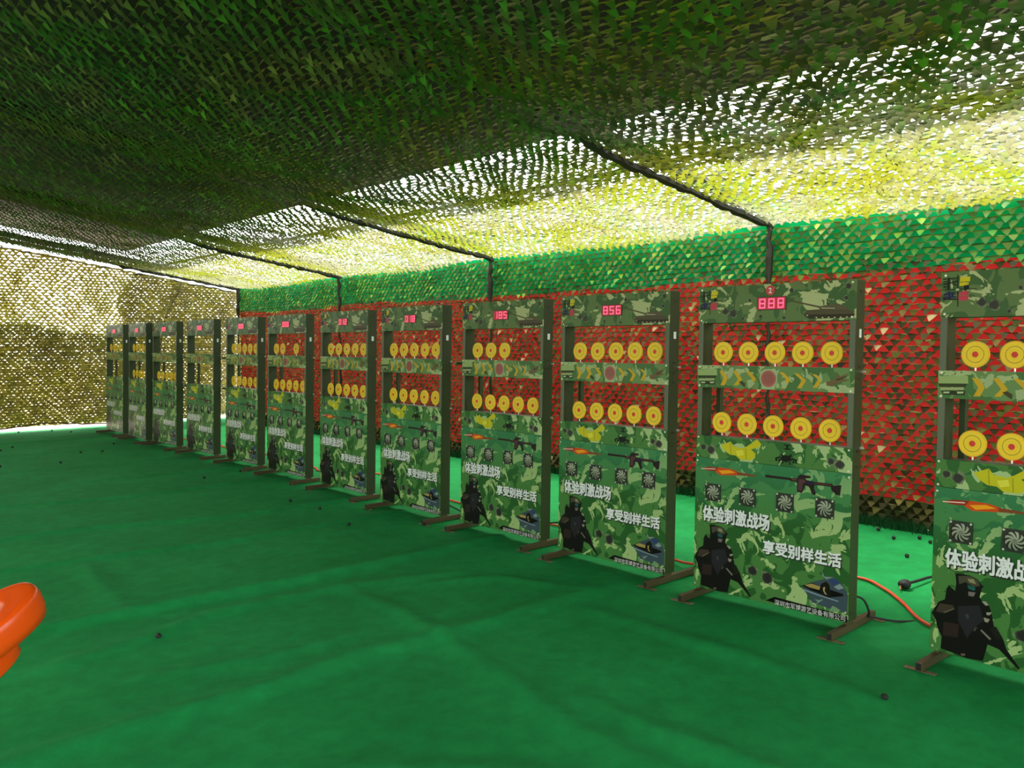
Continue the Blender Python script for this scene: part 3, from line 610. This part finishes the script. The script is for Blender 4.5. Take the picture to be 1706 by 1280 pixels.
        for k in range(9):
            a = 2 * math.pi * k / 9; pts1 = []; pts2 = []
            for q in range(5):
                rr = .009 + .031 * q / 4; w = .0035 + .0035 * q / 4; b_ = a + .75 * q / 4
                pts1.append((cx + rr * math.cos(b_) - w * math.sin(b_), cz + rr * math.sin(b_) + w * math.cos(b_))); pts2.append((cx + rr * math.cos(b_) + w * math.sin(b_), cz + rr * math.sin(b_) - w * math.cos(b_)))
            vs = [(p[0], -.0088, p[1]) for p in pts1] + [(p[0], -.0062, p[1]) for p in pts2]
            im.add(vs, [(q, 5 + q, 6 + q, q + 1) for q in range(4)], mat((150, 158, 138), .4))
        im.build('impeller', fo)
    # feet, floor plates
    for x in (.02, .905):
        g = MB(); n0 = 0
        g.box(x - .015, x + .015, -.165, .345, .004, .042, FOOT_STEEL, .002)
        g.box(x - .012, x + .012, -.1665, -.16, .007, .039, FOOT_DARK)
        g.box(x - .010, x + .010, .02, .08, .042, .075, FOOT_STEEL)
        g.v = [level(p) for p in g.v]; fo = g.build('foot', root)
        for yy in (-.145, .32):
            p = MB(); p.box(x - .070, x + .070, yy - .014, yy + .014, .0005, .004, mat((128, 112, 84), .4, .3))
            for sx_ in (-.052, .052):
                vs = [(x + sx_ + .005 * math.cos(a), yy + .005 * math.sin(a), .0043) for a in np.linspace(0, 6.283, 9)[:-1]]; p.add(vs, [tuple(range(8))], BLACK)
            p.v = [level(q) for q in p.v]; p.build('floor_plate', fo)
    # rear upright seen through the lower opening, sticker on the side
    g = MB(); g.box(.045, .075, .125, .155, .80, 1.335, STEEL_GREEN, .002); g.box(.045, .075, CD - .004, .125, .84, .87, STEEL_GREEN); g.box(.045, .075, CD - .004, .125, 1.28, 1.31, STEEL_GREEN)
    g.build('rear_upright', root)
    g = MB(); g.box(CW, CW + .0006, .040, .064, 1.508, 1.551, WHITE); g.build('side_sticker', root)
    return root

def make_disc():
    g = MB(); g.cyl_y(0, 0, .060, 0, .006, YELLOW, 40)
    g.disc(0, 0, .0595, -.0002, mat((228, 170, 14), .4), 40, .056); g.disc(0, 0, .0375, -.0002, RING, 40, .0355); g.disc(0, 0, .022, -.0002, mat((226, 190, 20), .4), 32, .0205); g.disc(0, 0, .0135, -.0003, RED, 24)
    d = g.build('target_disc')
    g = MB(); g.tube([(0, .008, -.05), (0, .008, -.0745)], .004, SCREW, 8); g.build('rod', d)
    return d

proto = make_cabinet(); disc0 = make_disc()
def copy_tree(o, parent=None):
    c = o.copy(); COL.objects.link(c); c.parent = parent
    for ch in list(o.children):
        copy_tree(ch, c)
    return c

ALL5 = (0, 1, 2, 3, 4)
INFO = {
 'A': ('nearest camouflage target cabinet, cut off by the right edge of the photo', ALL5, ALL5, '000'),
 'B': ('camouflage target cabinet with a red number two badge above its washed-out display', ALL5, ALL5, '888'),
 'C': ('third camouflage target cabinet from the right, ten yellow discs up and display brightly lit', ALL5, ALL5, '856'),
 'D': ('camouflage target cabinet with only three yellow discs in its upper opening', (0, 1, 2), ALL5, '185'),
 'E': ('fifth camouflage target cabinet from the right, next to the one with three upper discs', ALL5, ALL5, '018'),
 'F': ('sixth camouflage target cabinet from the right, all ten yellow discs standing', ALL5, ALL5, '012'),
 'G': ('camouflage target cabinet with a gap in its upper disc row, seventh from the right', (0, 1, 3), ALL5, '000'),
 'H': ('eighth camouflage target cabinet from the right, discs in both openings before the wall corner', ALL5, ALL5, '000'),
 'I': ('camouflage target cabinet with no discs in either opening', (), (), '000'),
 'J': ('camouflage target cabinet with an empty upper opening and discs in the lower one', (), ALL5, '000'),
 'K': ('second farthest camouflage target cabinet, discs in both openings', ALL5, ALL5, '000'),
 'L': ('farthest camouflage target cabinet in the row, its lower opening empty, beside the far net', ALL5, (), '000'),
}
first_disc = True
roots = {}
for i, (nm, cx, cy, th) in enumerate(CABS):
    root = proto if i == 0 else copy_tree(proto)
    a = Vector((math.sin(th), -math.cos(th), 0)); n = Vector((math.cos(th), math.sin(th), 0)); z = Vector((0, 0, 1))
    up = z * math.cos(LEAN) + n * math.sin(LEAN); nn = n * math.cos(LEAN) - z * math.sin(LEAN)
    root.matrix_world = Matrix(((a.x, nn.x, up.x, cx), (a.y, nn.y, up.y, cy), (a.z, nn.z, up.z, 0), (0, 0, 0, 1)))
    roots[nm] = root
    root['label'], top, low, dig = INFO[nm]; root['category'] = 'shooting target'; root['group'] = 'row of target cabinets'
for nm, root in roots.items():
    lab, top, low, dig = INFO[nm]
    make_display(root, dig)
    for row, zc in ((top, 1.428), (low, 1.026)):
        for k in row:
            d = disc0 if first_disc else copy_tree(disc0)
            first_disc = False
            d.parent = root; d.location = (.463 + (k - 2) * .161, .035, zc)
# number badge on the second cabinet
g = MB(); g.cyl_y(.453, 1.764, .026, -.009, -.006, mat((196, 24, 44), .3), 32)
vs, fs = text_mesh('2', .444, .462, 1.749, 1.779, -.0095, .02); g.add(vs, fs, WHITE)
g.build('number_badge', roots['B'])

# bars tying neighbouring cabinets together
def tie(x, y0, y1, z, label):
    g = MB(); g.box(x - .012, x + .012, y0, y1, z - .012, z + .012, STEEL_GREEN, .002)
    for yy in (y0, y1):
        g.tube([(x - .02, yy + (.012 if yy == y0 else -.012), z), (x + .02, yy + (.012 if yy == y0 else -.012), z)], .008, SCREW, 8)
    tag(g.build('tie_bar'), label, 'bar', 'bars tying the cabinets together')
tie(4.30, 5.325, 5.62, 1.315, 'short green bar joining the three-disc cabinet to the next one on its left')
tie(4.37, 10.31, 10.68, 1.30, 'upper green bar joining the disc-less cabinet to the nearer cabinet beside it')
tie(4.37, 10.31, 10.68, .905, 'lower green bar joining the disc-less cabinet to the nearer cabinet beside it')
tie(4.34, 11.60, 11.94, 1.30, 'upper green bar joining the disc-less cabinet to the farther cabinet beside it')
tie(4.34, 11.60, 11.94, .905, 'lower green bar joining the disc-less cabinet to the farther cabinet beside it')

# ------------------------------------------------------------------ cables
g = MB(); g.tube(spline([(4.36, .9, .012), (4.42, 1.5, .012), (4.47, 1.83, .012), (4.76, 2.1, .012), (4.94, 2.29, .012), (5.04, 2.49, .012), (4.9, 2.85, .012), (4.45, 3.15, .05), (4.40, 3.27, .06), (4.49, 3.49, .03), (4.7, 4.1, .012), (4.7, 4.81, .012), (4.66, 5.3, .012), (4.72, 6.24, .012), (4.74, 6.8, .012), (5.09, 8.0, .012), (4.85, 8.5, .012), (4.7, 8.79, .012), (4.79, 9.05, .012), (4.9, 10.2, .012), (4.79, 11.65, .012), (4.82, 11.91, .012), (4.75, 13.2, .012), (4.7, 14.6, .012)]), .009, mat((246, 76, 44), .4), 8)
tag(g.build('power_cable', None, True), 'long orange cable snaking over the carpet behind the target cabinets', 'cable')
def cord(pts, label, r=.006):
    g = MB(); g.tube(spline(pts, 8), r, RUBBER, 7); tag(g.build('extension_cable', None, True), label, 'cord', 'black cables behind the cabinets')
def at(nm, u, d, z):
    return tuple(roots[nm].matrix_world @ Vector((u, d, z)))
cord([at('B', .86, .10, .17), at('B', .92, .17, .15), at('B', .945, .20, .08), at('B', .93, .22, .05), at('B', .95, .24, .045), at('B', 1.02, .34, .02), at('B', 1.08, .46, .008)], 'black cable looping out of the foot of the number two cabinet')
cord([at('D', .86, .10, .16), at('D', .97, .20, .17), at('D', 1.08, .26, .12), at('D', 1.10, .30, .03), at('D', 1.11, .48, .02)], 'thin black cable looping from the three-disc cabinet to the floor')
cord([at('E', .86, .10, .14), at('E', .98, .14, .10), at('E', 1.06, .24, .03), at('E', 1.08, .48, .02)], 'thin black cable behind the fifth cabinet from the right')
g = MB(); x0, y0 = 5.06, 2.21
bm = bmesh.new(); bmesh.ops.create_uvsphere(bm, u_segments=14, v_segments=9, radius=.045)
for w in bm.verts:
    w.co = Vector((w.co.x * 1.0, w.co.y * .8, w.co.z * .62)); w.co.y *= 1 - .3 * (w.co.x / .045)
bm.verts.index_update()
g.add([(v_.co.x + x0, v_.co.y + y0, v_.co.z + .028) for v_ in bm.verts], [[v_.index for v_ in f.verts] for f in bm.faces], RUBBER); bm.free()
pw = tag(g.build('power_adapter', None, True), 'black power adapter lying beside the orange cable behind the nearest cabinet', 'adapter')
g = MB(); g.tube(spline([(5.09, 2.20, .03), (5.22, 2.19, .025), (5.36, 2.18, .02), (5.6, 2.12, .008), (5.75, 1.8, .008)]), .009, RUBBER, 8); g.build('cord', pw, True)
g = MB(); g.tube([(5.02, 2.22, .022), (4.97, 2.20, .012)], .005, mat((150, 110, 70), .4), 6); g.build('plug_tip', pw)

# ------------------------------------------------------------------ pellets on the carpet
def pellet_mesh(seed):
    rnd = random.Random(seed); bm = bmesh.new(); bmesh.ops.create_icosphere(bm, subdivisions=2, radius=.015)
    for w in bm.verts:
        w.co *= rnd.uniform(.86, 1.1)
    me = bpy.data.meshes.new('pellet'); bm.to_mesh(me); bm.free(); me.materials.append(mat((20, 26, 18), .6)); return me
PM = [pellet_mesh(s_) for s_ in range(3)]
FRONT = [(2.55, 13.84), (3.12, 12.52), (3.37, 12.43), (3.75, 13.25), (2.66, 11.62), (2.35, 13.54), (2.03, 11.77), (3.06, 16.1), (3.54, 15.98), (3.73, 15.54)]
MIDDLE = [(3.53, 9.2), (4.02, 9.37), (3.61, 7.3), (3.63, 6.77), (3.49, 6.02), (3.94, 5.60)]
BACK = [(6.25, 2.82), (6.39, 2.69), (5.79, 2.52), (6.31, 2.58), (6.45, 3.03), (6.2, 8.44), (6.0, 5.6)]
SINGLE = [(1.42, 4.36, 'dark pellet lying alone on the near carpet right of the orange stool'), (3.42, 1.57, 'dark pellet on the carpet in front of the nearest cabinet'), (3.95, 2.96, 'dark pellet beside the left foot of the number two cabinet')]
def pellet(i, x, y, lab, grp):
    o = bpy.data.objects.new('pellet', PM[i % 3]); COL.objects.link(o); o.location = (x, y, .014); o.rotation_euler = (i, 2 * i, 0); tag(o, lab, 'pellet', grp)
i = 0
for L, lab, grp in ((FRONT, 'tiny dark pellet on the carpet near the far end of the range', 'pellets at the far end of the carpet'), (MIDDLE, 'small dark pellet on the carpet close in front of the middle cabinets', 'pellets in front of the middle cabinets'), (BACK, 'small dark pellet on the bright carpet behind the cabinets', 'pellets behind the cabinets')):
    for x, y in L:
        pellet(i, x, y, lab, grp); i += 1
for x, y, lab in SINGLE:
    pellet(i, x, y, lab, None); i += 1
g = MB(); g.poly([(-.02, -.008), (.0, -.014), (.022, -.004), (.016, .010), (-.01, .012)], 0, mat((58, 40, 24), .7))
g.v = [(p[0] + 3.45, p[2] * 1.0 + 2.43, .006 + abs(p[0]) * .12) for p in g.v]
tag(g.build('fallen_flake'), 'small brown flake lying on the carpet in front of the number two cabinet', 'flake')

# ------------------------------------------------------------------ orange stool at the left edge
from mathutils import Euler
def shell(C, T, R, prof, slot):
    n = 56; vs = []
    for k, (f_, z_) in enumerate(prof):
        for i in range(n):
            a = 2 * math.pi * i / n; c, s_ = math.cos(a), math.sin(a); e = 2 / 2.3
            if slot and k in (0, len(prof) - 1):
                p = Vector((.125 * c, .022 * s_, z_))
            else:
                p = Vector((R * f_ * math.copysign(abs(c) ** e, c), R * f_ * .52 * math.copysign(abs(s_) ** e, s_), z_))
            vs.append(Vector(C) + T @ p)
    fs = [(k * n + i, (k + 1) * n + i, (k + 1) * n + (i + 1) % n, k * n + (i + 1) % n) for k in range(len(prof) - 1) for i in range(n)]
    fs += [((len(prof) - 1) * n + i, i, (i + 1) % n, (len(prof) - 1) * n + (i + 1) % n) for i in range(n)]
    return vs, fs
def stool():
    root = empty('plastic_stool', Matrix.Translation((.406, 3.16, 0)))
    T = Euler((math.radians(3), math.radians(-27), math.radians(10)), 'XYZ').to_matrix()
    prof = [(.30, 0), (.62, -.001), (.80, -.001), (.92, .001), (.97, -.004), (.99, -.012), (1.0, -.030), (.985, -.070), (.95, -.100), (.93, -.100), (.95, -.03), (.92, -.014), (.62, -.012), (.30, -.012)]
    g = MB(); vs, fs = shell((0, 0, .578), T, .26, prof, True); g.add(vs, fs, ORANGE); g.build('seat', root, True)
    prof2 = [(.72, 0), (.88, 0), (.96, -.003), (1.0, -.02), (.985, -.08), (.95, -.085), (.95, -.02), (.88, -.012), (.72, -.012)]
    g = MB(); vs, fs = shell((-.05, 0, .455), T, .225, prof2, False); g.add(vs, fs, ORANGE); g.build('lower_rim', root, True)
    for k in range(4):
        a = math.pi / 4 + k * math.pi / 2
        top = T @ Vector((.075 * math.cos(a), .08 * math.sin(a), -.008)) + Vector((-.05, 0, .568)); bot = Vector((top.x - .02, top.y * 1.3, .012))
        l = MB(); l.tube([top, top.lerp(bot, .5), bot], .014, ORANGE, 10); l.build('leg', root, True)
    tag(root, 'orange moulded plastic stool with a handle slot at the left edge', 'stool')
stool()
